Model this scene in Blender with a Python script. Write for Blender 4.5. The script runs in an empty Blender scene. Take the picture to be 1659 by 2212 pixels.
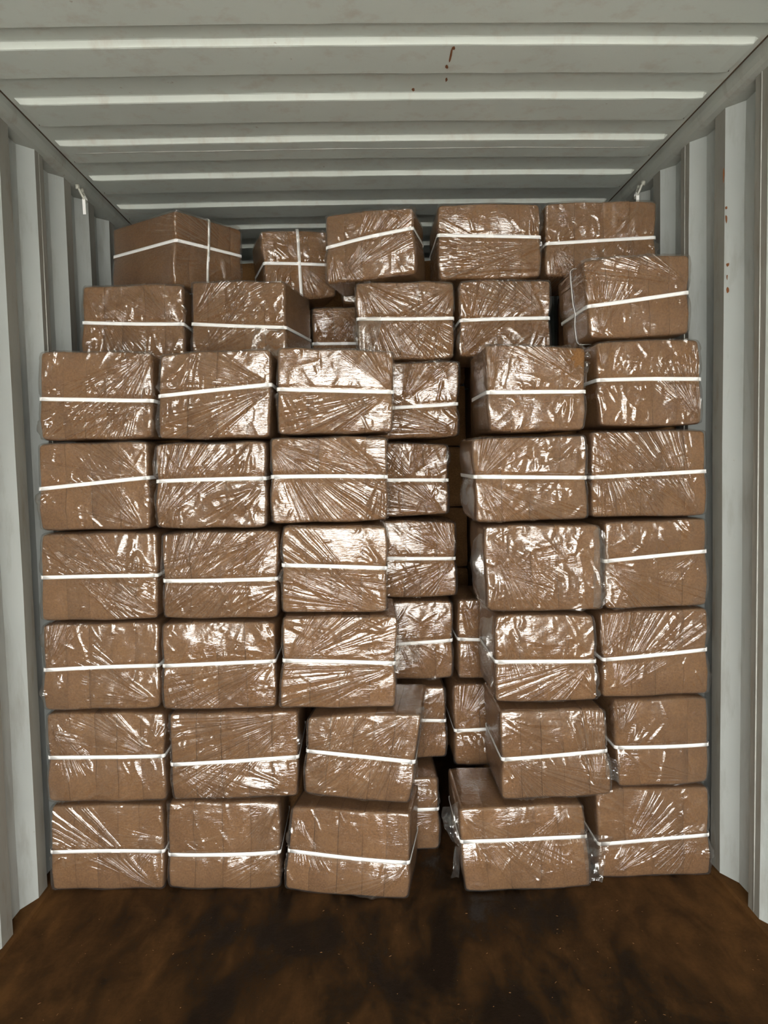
import bpy, math, random
import numpy as np
from mathutils import Matrix, Vector

scene = bpy.context.scene
COL = scene.collection

# ------------------------------------------------------------------ camera
def set_camera():
    f_px, yaw, pit, rol = 1698.06, 0.0273, 0.0672, -0.0222
    fwd = Vector((math.sin(yaw)*math.cos(pit), math.cos(yaw)*math.cos(pit), -math.sin(pit)))
    r0 = Vector((math.cos(yaw), -math.sin(yaw), 0)); u0 = r0.cross(fwd)
    r = r0*math.cos(rol) + u0*math.sin(rol); u = -r0*math.sin(rol) + u0*math.cos(rol)
    cam = bpy.data.cameras.new('camera'); ob = bpy.data.objects.new('camera', cam); COL.objects.link(ob)
    m = Matrix(((r.x, u.x, -fwd.x, -0.0412), (r.y, u.y, -fwd.y, 0.0), (r.z, u.z, -fwd.z, 1.4848), (0, 0, 0, 1)))
    ob.matrix_world = m
    cam.sensor_fit = 'VERTICAL'; cam.sensor_height = 36.0; cam.lens = f_px/2212*36.0
    cam.clip_start = 0.05
    scene.camera = ob
set_camera()

# ------------------------------------------------------------------ sky, door light, exposure
DOOR_Y = -2.3
END_Y = 11.9
world = bpy.data.worlds.new('overcast_sky'); scene.world = world
world.use_nodes = True
nt = world.node_tree
bg = nt.nodes['Background']
bg.inputs['Color'].default_value = (1.0, 0.98, 0.935, 1)
bg.inputs['Strength'].default_value = 6.0
pl = bpy.data.lights.new('door_portal', 'AREA'); pl.shape = 'RECTANGLE'; pl.size = 2.36; pl.size_y = 2.6
pl.cycles.is_portal = True
po = bpy.data.objects.new('door_portal', pl); COL.objects.link(po)
po.location = (0, DOOR_Y, 1.32); po.rotation_euler = (math.radians(90), 0, 0)   # -Z of the light looks along +Y
scene.view_settings.view_transform = 'Standard'
scene.view_settings.look = 'None'
scene.view_settings.exposure = 1.40
scene.view_settings.gamma = 1.0
scene.view_settings.use_curve_mapping = False
scene.cycles.adaptive_threshold = 0.025
scene.cycles.max_bounces = 5
scene.cycles.diffuse_bounces = 3
scene.cycles.glossy_bounces = 2
scene.cycles.transparent_max_bounces = 8

# ------------------------------------------------------------------ materials
def new_mat(name):
    m = bpy.data.materials.new(name); m.use_nodes = True
    return m, m.node_tree, m.node_tree.nodes, m.node_tree.links

def N(nodes, kind, **kw):
    n = nodes.new(kind)
    for k, v in kw.items():
        if k in n.inputs: n.inputs[k].default_value = v
        else: setattr(n, k, v)
    return n

def ramp(nodes, stops):
    r = nodes.new('ShaderNodeValToRGB')
    e = r.color_ramp.elements
    while len(e) > len(stops): e.remove(e[-1])
    while len(e) < len(stops): e.new(0.5)
    for el, (p, c) in zip(e, stops):
        el.position = p
        el.color = c if len(c) == 4 else (*c, 1)
    return r

def mixc(nodes, links, fac, a, b):
    m = nodes.new('ShaderNodeMix'); m.data_type = 'RGBA'
    for sock, v in ((m.inputs[0], fac), (m.inputs[6], a), (m.inputs[7], b)):
        if hasattr(v, 'is_linked'): links.new(v, sock)
        elif isinstance(v, tuple): sock.default_value = (*v, 1) if len(v) == 3 else v
        else: sock.default_value = v
    return m.outputs[2]

def coir_material():
    m, t, n, l = new_mat('coir')
    b = n['Principled BSDF']; tc = n.new('ShaderNodeTexCoord')
    oi = n.new('ShaderNodeObjectInfo')
    addv = N(n, 'ShaderNodeVectorMath', operation='ADD'); l.new(tc.outputs['Object'], addv.inputs[0])
    sc = N(n, 'ShaderNodeVectorMath', operation='SCALE'); sc.inputs[0].default_value = (13, 7, 5); l.new(oi.outputs['Random'], sc.inputs['Scale'])
    l.new(sc.outputs[0], addv.inputs[1])
    n1 = N(n, 'ShaderNodeTexNoise', Scale=170.0, Detail=5.0, Roughness=0.75); l.new(addv.outputs[0], n1.inputs['Vector'])
    n2 = N(n, 'ShaderNodeTexNoise', Scale=9.0, Detail=3.0); l.new(addv.outputs[0], n2.inputs['Vector'])
    r1 = ramp(n, [(0.34, (0.110, 0.050, 0.0175)), (0.66, (0.315, 0.162, 0.063))]); l.new(n1.outputs['Fac'], r1.inputs[0])
    r2 = ramp(n, [(0.3, (0.163, 0.079, 0.030)), (0.7, (0.264, 0.140, 0.058))]); l.new(n2.outputs['Fac'], r2.inputs[0])
    c = mixc(n, l, 0.5, r1.outputs[0], r2.outputs[0])
    hs = N(n, 'ShaderNodeHueSaturation'); l.new(c, hs.inputs['Color'])
    mr = N(n, 'ShaderNodeMapRange'); mr.inputs['To Min'].default_value = 0.92; mr.inputs['To Max'].default_value = 1.08
    l.new(oi.outputs['Random'], mr.inputs['Value']); l.new(mr.outputs[0], hs.inputs['Value'])
    l.new(hs.outputs[0], b.inputs['Base Color'])
    b.inputs['Roughness'].default_value = 0.95
    b.inputs['Specular IOR Level'].default_value = 0.15
    bp = N(n, 'ShaderNodeBump', Strength=0.6, Distance=0.004); l.new(n1.outputs['Fac'], bp.inputs['Height']); l.new(bp.outputs[0], b.inputs['Normal'])
    return m

def film_material():
    m, t, n, l = new_mat('clear_film')
    out = n['Material Output']; n.remove(n['Principled BSDF'])
    tc = n.new('ShaderNodeTexCoord')
    mp = N(n, 'ShaderNodeMapping'); mp.inputs['Rotation'].default_value = (0.3, 0.7, 0.2); mp.inputs['Scale'].default_value = (1.0, 1.0, 4.0)
    l.new(tc.outputs['Object'], mp.inputs['Vector'])
    n1 = N(n, 'ShaderNodeTexNoise', Scale=38.0, Detail=2.0, Roughness=0.6, Distortion=0.8); l.new(mp.outputs[0], n1.inputs['Vector'])
    n2 = N(n, 'ShaderNodeTexNoise', Scale=120.0, Detail=2.0); l.new(tc.outputs['Object'], n2.inputs['Vector'])
    def M(op, x, y=None, z=None, clamp=False):
        q = N(n, 'ShaderNodeMath', operation=op, use_clamp=clamp)
        for k, v in enumerate((x, y, z)):
            if v is None: continue
            if hasattr(v, 'is_linked'): l.new(v, q.inputs[k])
            else: q.inputs[k].default_value = v
        return q.outputs[0]
    sp = n.new('ShaderNodeSeparateXYZ'); l.new(tc.outputs['Object'], sp.inputs[0])
    wob = N(n, 'ShaderNodeTexNoise', Scale=16.0, Detail=1.0); l.new(tc.outputs['Object'], wob.inputs['Vector'])
    def attr(name):
        at = n.new('ShaderNodeAttribute'); at.attribute_type = 'OBJECT'; at.attribute_name = name
        s_ = n.new('ShaderNodeSeparateXYZ'); l.new(at.outputs['Vector'], s_.inputs[0]); return s_.outputs
    total = M('MULTIPLY_ADD', n2.outputs['Fac'], 0.0004, M('MULTIPLY', n1.outputs['Fac'], 0.0012))
    # straight tension lines radiating from the gathered points of each pack (fold_a/b: x, z, direction; fold_?_size: half spread, reach, slope)
    for nm in ('fold_a', 'fold_b'):
        A = attr(nm); B = attr(nm+'_size')
        dx = M('SUBTRACT', sp.outputs['X'], A['X']); dz = M('SUBTRACT', sp.outputs['Z'], A['Y'])
        r = M('SQRT', M('ADD', M('MULTIPLY', dx, dx), M('MULTIPLY', dz, dz)))
        an = M('WRAP', M('SUBTRACT', M('ARCTAN2', dz, dx), A['Z']), 3.14159, -3.14159)
        ma = M('MULTIPLY', M('SUBTRACT', 1.0, M('DIVIDE', M('ABSOLUTE', an), M('MAXIMUM', B['X'], 0.01))), 3.0, clamp=True)
        reach = M('MAXIMUM', B['Y'], 0.01)
        mr = M('MULTIPLY', M('SUBTRACT', M('ADD', 0.75, M('MULTIPLY', wob.outputs['Fac'], 0.7)), M('DIVIDE', r, reach)), 3.0, clamp=True)
        nz = N(n, 'ShaderNodeTexNoise', noise_dimensions='1D', Scale=1.0, Detail=1.0, Roughness=0.45)
        l.new(M('ADD', M('MULTIPLY', an, 19.0), M('MULTIPLY_ADD', wob.outputs['Fac'], 0.4, M('MULTIPLY', A['Z'], 7.0))), nz.inputs['W'])
        hgt = M('MULTIPLY', M('MULTIPLY', M('MINIMUM', r, 0.24), B['Z']), M('POWER', nz.outputs['Fac'], 2.6))
        total = M('ADD', total, M('MULTIPLY', hgt, M('MULTIPLY', ma, mr)))
    bp = N(n, 'ShaderNodeBump', Strength=1.0, Distance=1.0); l.new(total, bp.inputs['Height'])
    n3 = N(n, 'ShaderNodeTexNoise', Scale=14.0, Detail=3.0); l.new(tc.outputs['Object'], n3.inputs['Vector'])
    rg = N(n, 'ShaderNodeMapRange'); rg.inputs['From Min'].default_value = 0.38; rg.inputs['From Max'].default_value = 0.62; rg.inputs['To Min'].default_value = 0.06; rg.inputs['To Max'].default_value = 0.20; l.new(n3.outputs['Fac'], rg.inputs['Value'])
    gl = N(n, 'ShaderNodeBsdfGlossy'); l.new(rg.outputs[0], gl.inputs['Roughness']); gl.inputs['Color'].default_value = (1, 1, 1, 1); l.new(bp.outputs[0], gl.inputs['Normal'])
    tr = N(n, 'ShaderNodeBsdfTransparent'); tr.inputs['Color'].default_value = (0.95, 0.94, 0.92, 1)
    df = N(n, 'ShaderNodeBsdfDiffuse'); df.inputs['Color'].default_value = (0.8, 0.78, 0.74, 1)
    m1 = N(n, 'ShaderNodeMixShader'); m1.inputs[0].default_value = 0.035
    l.new(tr.outputs[0], m1.inputs[1]); l.new(df.outputs[0], m1.inputs[2])
    fr = N(n, 'ShaderNodeFresnel', IOR=1.55); l.new(bp.outputs[0], fr.inputs['Normal'])
    mu = N(n, 'ShaderNodeMath', operation='MULTIPLY', use_clamp=True); mu.inputs[1].default_value = 1.8; l.new(fr.outputs[0], mu.inputs[0])
    mn = N(n, 'ShaderNodeMath', operation='MINIMUM'); mn.inputs[1].default_value = 0.27; l.new(mu.outputs[0], mn.inputs[0])
    m2 = N(n, 'ShaderNodeMixShader'); l.new(mn.outputs[0], m2.inputs[0]); l.new(m1.outputs[0], m2.inputs[1]); l.new(gl.outputs[0], m2.inputs[2])
    l.new(m2.outputs[0], out.inputs['Surface'])
    return m

def strap_material():
    m, t, n, l = new_mat('white_strapping')
    b = n['Principled BSDF']; tc = n.new('ShaderNodeTexCoord')
    n1 = N(n, 'ShaderNodeTexNoise', Scale=60.0, Detail=2.0); l.new(tc.outputs['Object'], n1.inputs['Vector'])
    r = ramp(n, [(0.3, (0.90, 0.89, 0.86)), (0.7, (0.96, 0.955, 0.94))]); l.new(n1.outputs['Fac'], r.inputs[0])
    l.new(r.outputs[0], b.inputs['Base Color']); b.inputs['Roughness'].default_value = 0.45
    return m

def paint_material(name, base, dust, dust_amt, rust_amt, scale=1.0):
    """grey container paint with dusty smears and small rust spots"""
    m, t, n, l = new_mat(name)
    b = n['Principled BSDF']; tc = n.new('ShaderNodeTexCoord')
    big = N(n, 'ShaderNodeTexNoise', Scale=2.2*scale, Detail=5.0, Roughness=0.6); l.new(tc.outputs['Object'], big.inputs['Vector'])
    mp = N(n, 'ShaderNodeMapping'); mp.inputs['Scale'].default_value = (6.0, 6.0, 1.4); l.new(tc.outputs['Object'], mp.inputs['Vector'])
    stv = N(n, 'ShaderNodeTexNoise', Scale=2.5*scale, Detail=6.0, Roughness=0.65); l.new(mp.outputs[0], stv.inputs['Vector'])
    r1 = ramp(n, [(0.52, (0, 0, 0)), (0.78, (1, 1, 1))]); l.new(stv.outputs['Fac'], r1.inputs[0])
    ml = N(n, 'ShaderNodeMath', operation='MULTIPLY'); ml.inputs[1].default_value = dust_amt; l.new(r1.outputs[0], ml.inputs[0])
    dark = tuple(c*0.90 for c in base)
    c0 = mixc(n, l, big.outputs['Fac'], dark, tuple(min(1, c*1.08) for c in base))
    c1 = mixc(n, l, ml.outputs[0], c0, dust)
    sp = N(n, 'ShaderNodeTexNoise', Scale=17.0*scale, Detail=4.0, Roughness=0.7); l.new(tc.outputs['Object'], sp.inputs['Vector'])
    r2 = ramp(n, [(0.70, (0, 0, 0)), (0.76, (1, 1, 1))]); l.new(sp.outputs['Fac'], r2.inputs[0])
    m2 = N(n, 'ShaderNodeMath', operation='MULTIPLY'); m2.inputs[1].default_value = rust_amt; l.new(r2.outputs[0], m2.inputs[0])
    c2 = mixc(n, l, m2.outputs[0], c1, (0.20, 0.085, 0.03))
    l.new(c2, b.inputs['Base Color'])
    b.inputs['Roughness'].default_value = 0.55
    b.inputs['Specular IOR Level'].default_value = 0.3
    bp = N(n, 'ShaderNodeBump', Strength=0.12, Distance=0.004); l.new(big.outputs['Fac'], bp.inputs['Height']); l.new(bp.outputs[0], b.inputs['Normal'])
    return m

def floor_material():
    """dark stained ply under trodden coir dust"""
    m, t, n, l = new_mat('dusty_floor')
    b = n['Principled BSDF']; tc = n.new('ShaderNodeTexCoord')
    def noise(scale, sv, detail=8.0, rough=0.62, dist=0.0, rot=0.0):
        mp = N(n, 'ShaderNodeMapping'); mp.inputs['Scale'].default_value = sv; mp.inputs['Rotation'].default_value = (0, 0, rot); l.new(tc.outputs['Object'], mp.inputs['Vector'])
        x = N(n, 'ShaderNodeTexNoise', Scale=scale, Detail=detail, Roughness=rough, Distortion=dist); l.new(mp.outputs[0], x.inputs['Vector'])
        return x.outputs['Fac']
    def madd(a_, k, c_):
        x = N(n, 'ShaderNodeMath', operation='MULTIPLY_ADD'); x.inputs[1].default_value = k; l.new(a_, x.inputs[0])
        if hasattr(c_, 'is_linked'): l.new(c_, x.inputs[2])
        else: x.inputs[2].default_value = c_
        return x.outputs[0]
    big = noise(2.4, (1.2, 0.8, 1), 10.0, 0.66, 0.35)
    stroke = noise(6.5, (1.5, 0.55, 1), 7.0, 0.55, 0.5, 0.25)
    fine = noise(75.0, (1, 1, 1), 6.0, 0.75)
    sx = n.new('ShaderNodeSeparateXYZ'); l.new(tc.outputs['Object'], sx.inputs[0])
    ab = N(n, 'ShaderNodeMath', operation='ABSOLUTE'); l.new(sx.outputs['X'], ab.inputs[0])
    mr = N(n, 'ShaderNodeMapRange'); mr.inputs['From Min'].default_value = 0.45; mr.inputs['From Max'].default_value = 1.1; mr.inputs['To Max'].default_value = 0.20; l.new(ab.outputs[0], mr.inputs['Value'])
    s = madd(big, 1.0, mr.outputs[0]); s = madd(stroke, 0.75, s); s = madd(fine, 0.22, s); s = madd(s, 1.0, -0.455)
    r = ramp(n, [(0.42, (0.011, 0.006, 0.003)), (0.50, (0.022, 0.0115, 0.0045)), (0.57, (0.042, 0.0195, 0.0065)), (0.72, (0.072, 0.033, 0.0105)), (0.90, (0.112, 0.052, 0.0155))]); l.new(s, r.inputs[0])
    l.new(r.outputs[0], b.inputs['Base Color'])
    rr = ramp(n, [(0.45, (0.42, 0.42, 0.42)), (0.60, (0.95, 0.95, 0.95))]); l.new(s, rr.inputs[0]); l.new(rr.outputs[0], b.inputs['Roughness'])
    b.inputs['Specular IOR Level'].default_value = 0.1
    bp = N(n, 'ShaderNodeBump', Strength=0.6, Distance=0.008); l.new(s, bp.inputs['Height']); l.new(bp.outputs[0], b.inputs['Normal'])
    return m

def plain(name, col, rough=0.6, metal=0.0, nscale=20.0, var=0.25):
    m, t, n, l = new_mat(name)
    b = n['Principled BSDF']; tc = n.new('ShaderNodeTexCoord')
    n1 = N(n, 'ShaderNodeTexNoise', Scale=nscale, Detail=4.0); l.new(tc.outputs['Object'], n1.inputs['Vector'])
    c = mixc(n, l, n1.outputs['Fac'], tuple(x*(1-var) for x in col), tuple(min(1, x*(1+var)) for x in col))
    l.new(c, b.inputs['Base Color']); b.inputs['Roughness'].default_value = rough; b.inputs['Metallic'].default_value = metal
    return m

M_COIR = coir_material()
M_FILM = film_material()
M_STRAP = strap_material()
M_WALL = paint_material('wall_paint', (0.46, 0.49, 0.475), (0.20, 0.165, 0.12), 0.45, 0.5)
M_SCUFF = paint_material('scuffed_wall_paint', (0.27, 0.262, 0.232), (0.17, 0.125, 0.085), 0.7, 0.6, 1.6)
M_ROOF = paint_material('roof_paint', (0.63, 0.675, 0.63), (0.36, 0.19, 0.11), 0.30, 0.6)
M_RAIL = paint_material('rail_paint', (0.40, 0.42, 0.385), (0.22, 0.15, 0.10), 0.5, 0.8)
M_FLOOR = floor_material()
M_RUST = plain('rust', (0.20, 0.075, 0.025), 0.9)
M_JOINT = plain('rusty_joint', (0.085, 0.055, 0.032), 0.9, 0.0, 6.0, 0.6)  # rust of the rail joints; also colours the drawn shade at roof steps
M_WELD = plain('weld_bead', (0.40, 0.40, 0.37), 0.45, 0.0, 30)
M_STEEL = plain('ring_steel', (0.46, 0.46, 0.40), 0.45, 0.2, 60)
M_GROUND = plain('yard_concrete', (0.74, 0.72, 0.68), 0.9, 0.0, 2.0)
M_WHITE = plain('strip_white', (0.92, 0.92, 0.90), 0.4, 0.0, 10, 0.05)

# ------------------------------------------------------------------ mesh helpers
def mesh_obj(name, verts, faces, mat, parent=None, smooth=False, loc=None):
    me = bpy.data.meshes.new(name)
    me.from_pydata([tuple(v) for v in verts], [], faces)
    me.materials.append(mat)
    if smooth: me.polygons.foreach_set('use_smooth', [True]*len(me.polygons))
    me.update()
    o = bpy.data.objects.new(name, me); COL.objects.link(o)
    if parent is not None: o.parent = parent
    if loc is not None: o.location = loc
    return o

def np_mesh(name, verts, quads, mat, smooth=True):
    """fast mesh from numpy quads"""
    me = bpy.data.meshes.new(name)
    nv, nq = len(verts), len(quads)
    me.vertices.add(nv); me.vertices.foreach_set('co', np.ascontiguousarray(verts, dtype=np.float32).ravel())
    me.loops.add(nq*4); me.loops.foreach_set('vertex_index', np.ascontiguousarray(quads, dtype=np.int32).ravel())
    me.polygons.add(nq)
    me.polygons.foreach_set('loop_start', np.arange(0, nq*4, 4, dtype=np.int32))
    me.polygons.foreach_set('loop_total', np.full(nq, 4, dtype=np.int32))
    if smooth: me.polygons.foreach_set('use_smooth', np.ones(nq, dtype=bool))
    me.materials.append(mat)
    me.update(calc_edges=True); me.validate()
    return me

def link(name, me, parent=None, loc=None):
    o = bpy.data.objects.new(name, me); COL.objects.link(o)
    if parent is not None: o.parent = parent
    if loc is not None: o.location = loc
    return o

def structure(o): o['kind'] = 'structure'; return o

def box_vf(x0, x1, y0, y1, z0, z1):
    v = [(x0,y0,z0),(x1,y0,z0),(x1,y1,z0),(x0,y1,z0),(x0,y0,z1),(x1,y0,z1),(x1,y1,z1),(x0,y1,z1)]
    f = [(0,3,2,1),(4,5,6,7),(0,1,5,4),(1,2,6,5),(2,3,7,6),(3,0,4,7)]
    return v, f

def tube(path, rad, seg=8, closed=False):
    """tube along a list of points"""
    P = [Vector(p) for p in path]; n = len(P); verts = []; faces = []
    for i, p in enumerate(P):
        a = P[(i-1) % n] if closed or i > 0 else P[i]
        b = P[(i+1) % n] if closed or i < n-1 else P[i]
        t = (b-a).normalized()
        ref = Vector((0.31, 0.87, 0.39)); s = t.cross(ref).normalized(); q = t.cross(s)
        for k in range(seg):
            an = 2*math.pi*k/seg
            verts.append(p + (s*math.cos(an) + q*math.sin(an))*rad)
    m = n if closed else n-1
    for i in range(m):
        j = (i+1) % n
        for k in range(seg):
            faces.append((i*seg+k, i*seg+(k+1) % seg, j*seg+(k+1) % seg, j*seg+k))
    if not closed:
        faces.append(tuple(range(seg-1, -1, -1))); faces.append(tuple((n-1)*seg+k for k in range(seg)))
    return verts, faces

# ------------------------------------------------------------------ the container shell
H_ROOF, Z_RAIL, W_IN, W_OUT, W_ROOF = 2.664, 2.612, 1.176, 1.212, 1.146
PITCH = 0.278

def corrugated_wall(name, side):
    """trapezoid ribs; each rib's far corner stands at 2.696 + k*PITCH"""
    prof = []
    k0 = int(math.floor((DOOR_Y-2.696)/PITCH)); k1 = int(math.ceil((END_Y-2.696)/PITCH))
    for k in range(k0, k1+1):
        y = 2.696 + k*PITCH
        prof += [(y-0.072, W_IN), (y, W_IN), (y+0.066, W_OUT), (y+0.138, W_OUT)]
    prof = [(y, w) for y, w in prof if DOOR_Y <= y <= END_Y]
    rnd = random.Random(3 if side < 0 else 9)
    zs = [-0.02, 0.3, 0.7, 1.1, 1.5, 1.9, 2.3, Z_RAIL+0.03]
    V = []; F = []
    # inner skin and outer skin so that the wall has thickness
    for t in (0.0, 0.004):
        for (y, w) in prof:
            jit = [rnd.uniform(-0.0025, 0.0025) for _ in zs]
            for z, j in zip(zs, jit):
                V.append((side*(w+t+(j if t == 0 else j)), y, z))
    nz = len(zs); npf = len(prof); off = npf*nz
    for i in range(npf-1):
        for k in range(nz-1):
            a = i*nz+k; q = (a, a+1, a+nz+1, a+nz)
            q2 = tuple(off+x for x in q)
            F.append(q if side > 0 else q[::-1]); F.append(q2[::-1] if side > 0 else q2)
    for k in range(nz-1):
        a = k; F.append((a, off+a, off+a+1, a+1)); b_ = (npf-1)*nz+k; F.append((b_, b_+1, off+b_+1, off+b_))
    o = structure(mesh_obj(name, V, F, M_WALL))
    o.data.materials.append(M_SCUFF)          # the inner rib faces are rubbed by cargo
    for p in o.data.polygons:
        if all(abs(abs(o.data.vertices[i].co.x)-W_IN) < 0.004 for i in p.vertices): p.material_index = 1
    # vertical panel welds on some ribs
    for k in ((-3, 1, 5) if side < 0 else (-1, 1, 4)):
        y = 2.696 + k*PITCH - 0.036
        v, f = tube([(side*(W_IN-0.0005), y, z) for z in np.linspace(0.02, Z_RAIL, 12)], 0.0026, 6)
        mesh_obj('weld_seam', v, f, M_WELD, o, True)
    return o
wall_l = corrugated_wall('wall_left', -1)
wall_r = corrugated_wall('wall_right', 1)

# rust runs on the right wall, brown scuffs near the stack: thin flakes of rust standing on the paint
def rust_flake(parent, x, y0, z0, w, h, seed):
    rnd = random.Random(seed); n = 10
    side = 1 if x > 0 else -1
    sx = lambda y: x+side*max(0.0, 2.624-y)*0.036/0.068
    V = [(sx(y0)-side*0.0012, y0, z0)]; F = []
    for i in range(n):
        a = 2*math.pi*i/n; r = rnd.uniform(0.6, 1.1)
        V.append((sx(y0+math.cos(a)*w*r), y0+math.cos(a)*w*r, z0+math.sin(a)*h*r*(1.5 if math.sin(a) < 0 else 1)))
    for i in range(n): F.append((0, 1+i, 1+(i+1) % n))
    mesh_obj('rust_spot', V, F, M_RUST, parent)
for i, (yy, zz, w, h) in enumerate([(2.612, 2.285, .004, .005), (2.612, 2.25, .004, .012), (2.606, 2.10, .005, .006), (2.608, 2.06, .003, .008), (2.606, 2.02, .006, .009), (2.622, 2.395, .003, .02)]):
    rust_flake(wall_r, W_IN-0.0042, yy, zz, w, h, i)

# roof: pressed cross-corrugations that die out before the side rails
def roof():
    downs = [-2.15+0.3475*i for i in range(13)]
    downs = [d for d in downs if d < 2.1] + [2.296, 2.634, 2.968, 3.323] + [3.69+0.35*i for i in range(23)]
    ups = []
    for d in downs: ups.append(d+0.178)
    ups = [u for u in ups]
    dep = 0.0185
    prof = [(DOOR_Y, 0.0)]
    for d, u in zip(downs, ups):
        if d < DOOR_Y+0.02 or u > END_Y-0.03: continue
        prof += [(d-0.004, 0.0), (d+0.001, 0.08), (d+0.011, 0.92), (d+0.016, 1.0), (u-0.004, 1.0), (u, 0.93), (u+0.003, 0.07), (u+0.007, 0.0)]
    prof.append((END_Y, 0.0))
    xs = [-1.20, -1.146, -1.126, -1.112, -1.08, -0.98, -0.85] + list(np.linspace(-0.7, 0.7, 11)) + [0.85, 0.98, 1.08, 1.112, 1.126, 1.146, 1.20]
    V = []; F = []
    rnd = random.Random(5)
    for (y, t) in prof:
        for x in xs:
            e = min(1.0, max(0.0, (1.126-abs(x))/0.016))
            camber = 0.008*(1-(x/1.2)**2)
            V.append((x, y, H_ROOF + camber - dep*t*e + (rnd.uniform(-0.0008, 0.0008) if abs(x) < 1 else 0)))
    nx = len(xs); off = len(V)
    V += [(x, y, z+0.004) for (x, y, z) in V]
    for i in range(len(prof)-1):
        for k in range(nx-1):
            a = i*nx+k; F.append((a, a+nx, a+nx+1, a+1)); F.append((off+a, off+a+1, off+a+nx+1, off+a+nx))
    o = structure(mesh_obj('ceiling', V, F, M_ROOF))
    v, f = tube([(x, 3.048+0.002*math.sin(x*9), H_ROOF-0.0182+0.008*(1-(x/1.2)**2)) for x in np.linspace(-1.08, 1.08, 40)], 0.002, 6)
    mesh_obj('weld_seam', v, f, M_WELD, o, True)
    # shade and grime of the corner behind each pressed step, drawn as dark tubes
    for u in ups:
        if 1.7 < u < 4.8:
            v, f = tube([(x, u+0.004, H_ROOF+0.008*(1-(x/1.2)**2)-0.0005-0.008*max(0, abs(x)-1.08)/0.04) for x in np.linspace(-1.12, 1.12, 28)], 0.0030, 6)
            mesh_obj('grime_shade_line', v, f, M_JOINT, o, True)
    # the long rust run and chips near the middle of the roof
    def flake(x, y, z, w, h, seed):
        r = random.Random(seed); n = 10; V = [(x, y, z-0.0012)]
        for i in range(n):
            a = 2*math.pi*i/n; q = r.uniform(0.55, 1.1); V.append((x+math.cos(a)*w*q, y+math.sin(a)*h*q, z))
        mesh_obj('rust_spot', V, [(0, 1+(i+1) % n, 1+i) for i in range(n)], M_RUST, o)
    zl = H_ROOF - 0.0118
    for i, (x, y, w, h) in enumerate([(0.247, 2.365, .0035, .055), (0.243, 2.43, .006, .014), (0.25, 2.325, .005, .014)]):
        flake(x, y, zl, w, h, i)
    for i, (x, y, w, h) in enumerate([(0.255, 2.55, .004, .014), (0.155, 2.615, .006, .014)]):
        flake(x, y, H_ROOF+0.0065, w, h, 20+i)
    return o
roof_o = roof()

# top side rails, bottom side rails, floor, back wall
def rail(name, side):
    sec = [(1.22, 2.60), (1.178, 2.607), (1.160, 2.613), (1.150, 2.624), (1.146, 2.640), (1.146, 2.668), (1.22, 2.668)]
    ys = list(np.linspace(DOOR_Y, END_Y, 30))
    V = []; F = []
    for y in ys: V += [(side*x, y, z) for x, z in sec]
    n = len(sec)
    for i in range(len(ys)-1):
        for k in range(n):
            a = i*n+k; b_ = i*n+(k+1) % n
            q = (a, b_, b_+n, a+n)
            F.append(q if side < 0 else q[::-1])
    F.append(tuple(range(n))); F.append(tuple((len(ys)-1)*n+k for k in range(n)))
    o = structure(mesh_obj(name, V, F, M_RAIL))
    # rusty joint between rail and roof sheet
    v, f = tube([(side*1.1455, y, 2.6635) for y in np.linspace(DOOR_Y, END_Y, 40)], 0.0028, 6)
    mesh_obj('rusty_joint', v, f, M_JOINT, o, True)
    return o
rail('trim_1', -1); rail('trim_2', 1)

def floor():
    V, F = box_vf(-1.225, 1.225, DOOR_Y, END_Y, -0.12, 0.0)
    o = structure(mesh_obj('floor', V, F, M_FLOOR))
    return o
floor()
def skirt(name, side):
    # steel angle along the foot of the wall, dusted brown
    sec = [(1.155, 0.0), (1.158, 0.012), (1.168, 0.016), (1.222, 0.016), (1.222, 0.0)]
    V = []; F = []; ys = list(np.linspace(DOOR_Y, END_Y, 20))
    for y in ys: V += [(side*x, y, z) for x, z in sec]
    n = len(sec)
    for i in range(len(ys)-1):
        for k in range(n):
            a = i*n+k; b_ = i*n+(k+1) % n
            q = (a, b_, b_+n, a+n); F.append(q[::-1] if side < 0 else q)
    return structure(mesh_obj(name, V, F, M_FLOOR))
skirt('baseboard_left', -1); skirt('baseboard_right', 1)
V, F = box_vf(-1.225, 1.225, END_Y-0.01, END_Y+0.03, -0.12, 2.70)
structure(mesh_obj('wall_back', V, F, M_WALL))
# the yard outside the open doors
V, F = box_vf(-30, 30, -40, DOOR_Y-0.02, -1.40, -1.20)
structure(mesh_obj('ground', V, F, M_GROUND))

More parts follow.
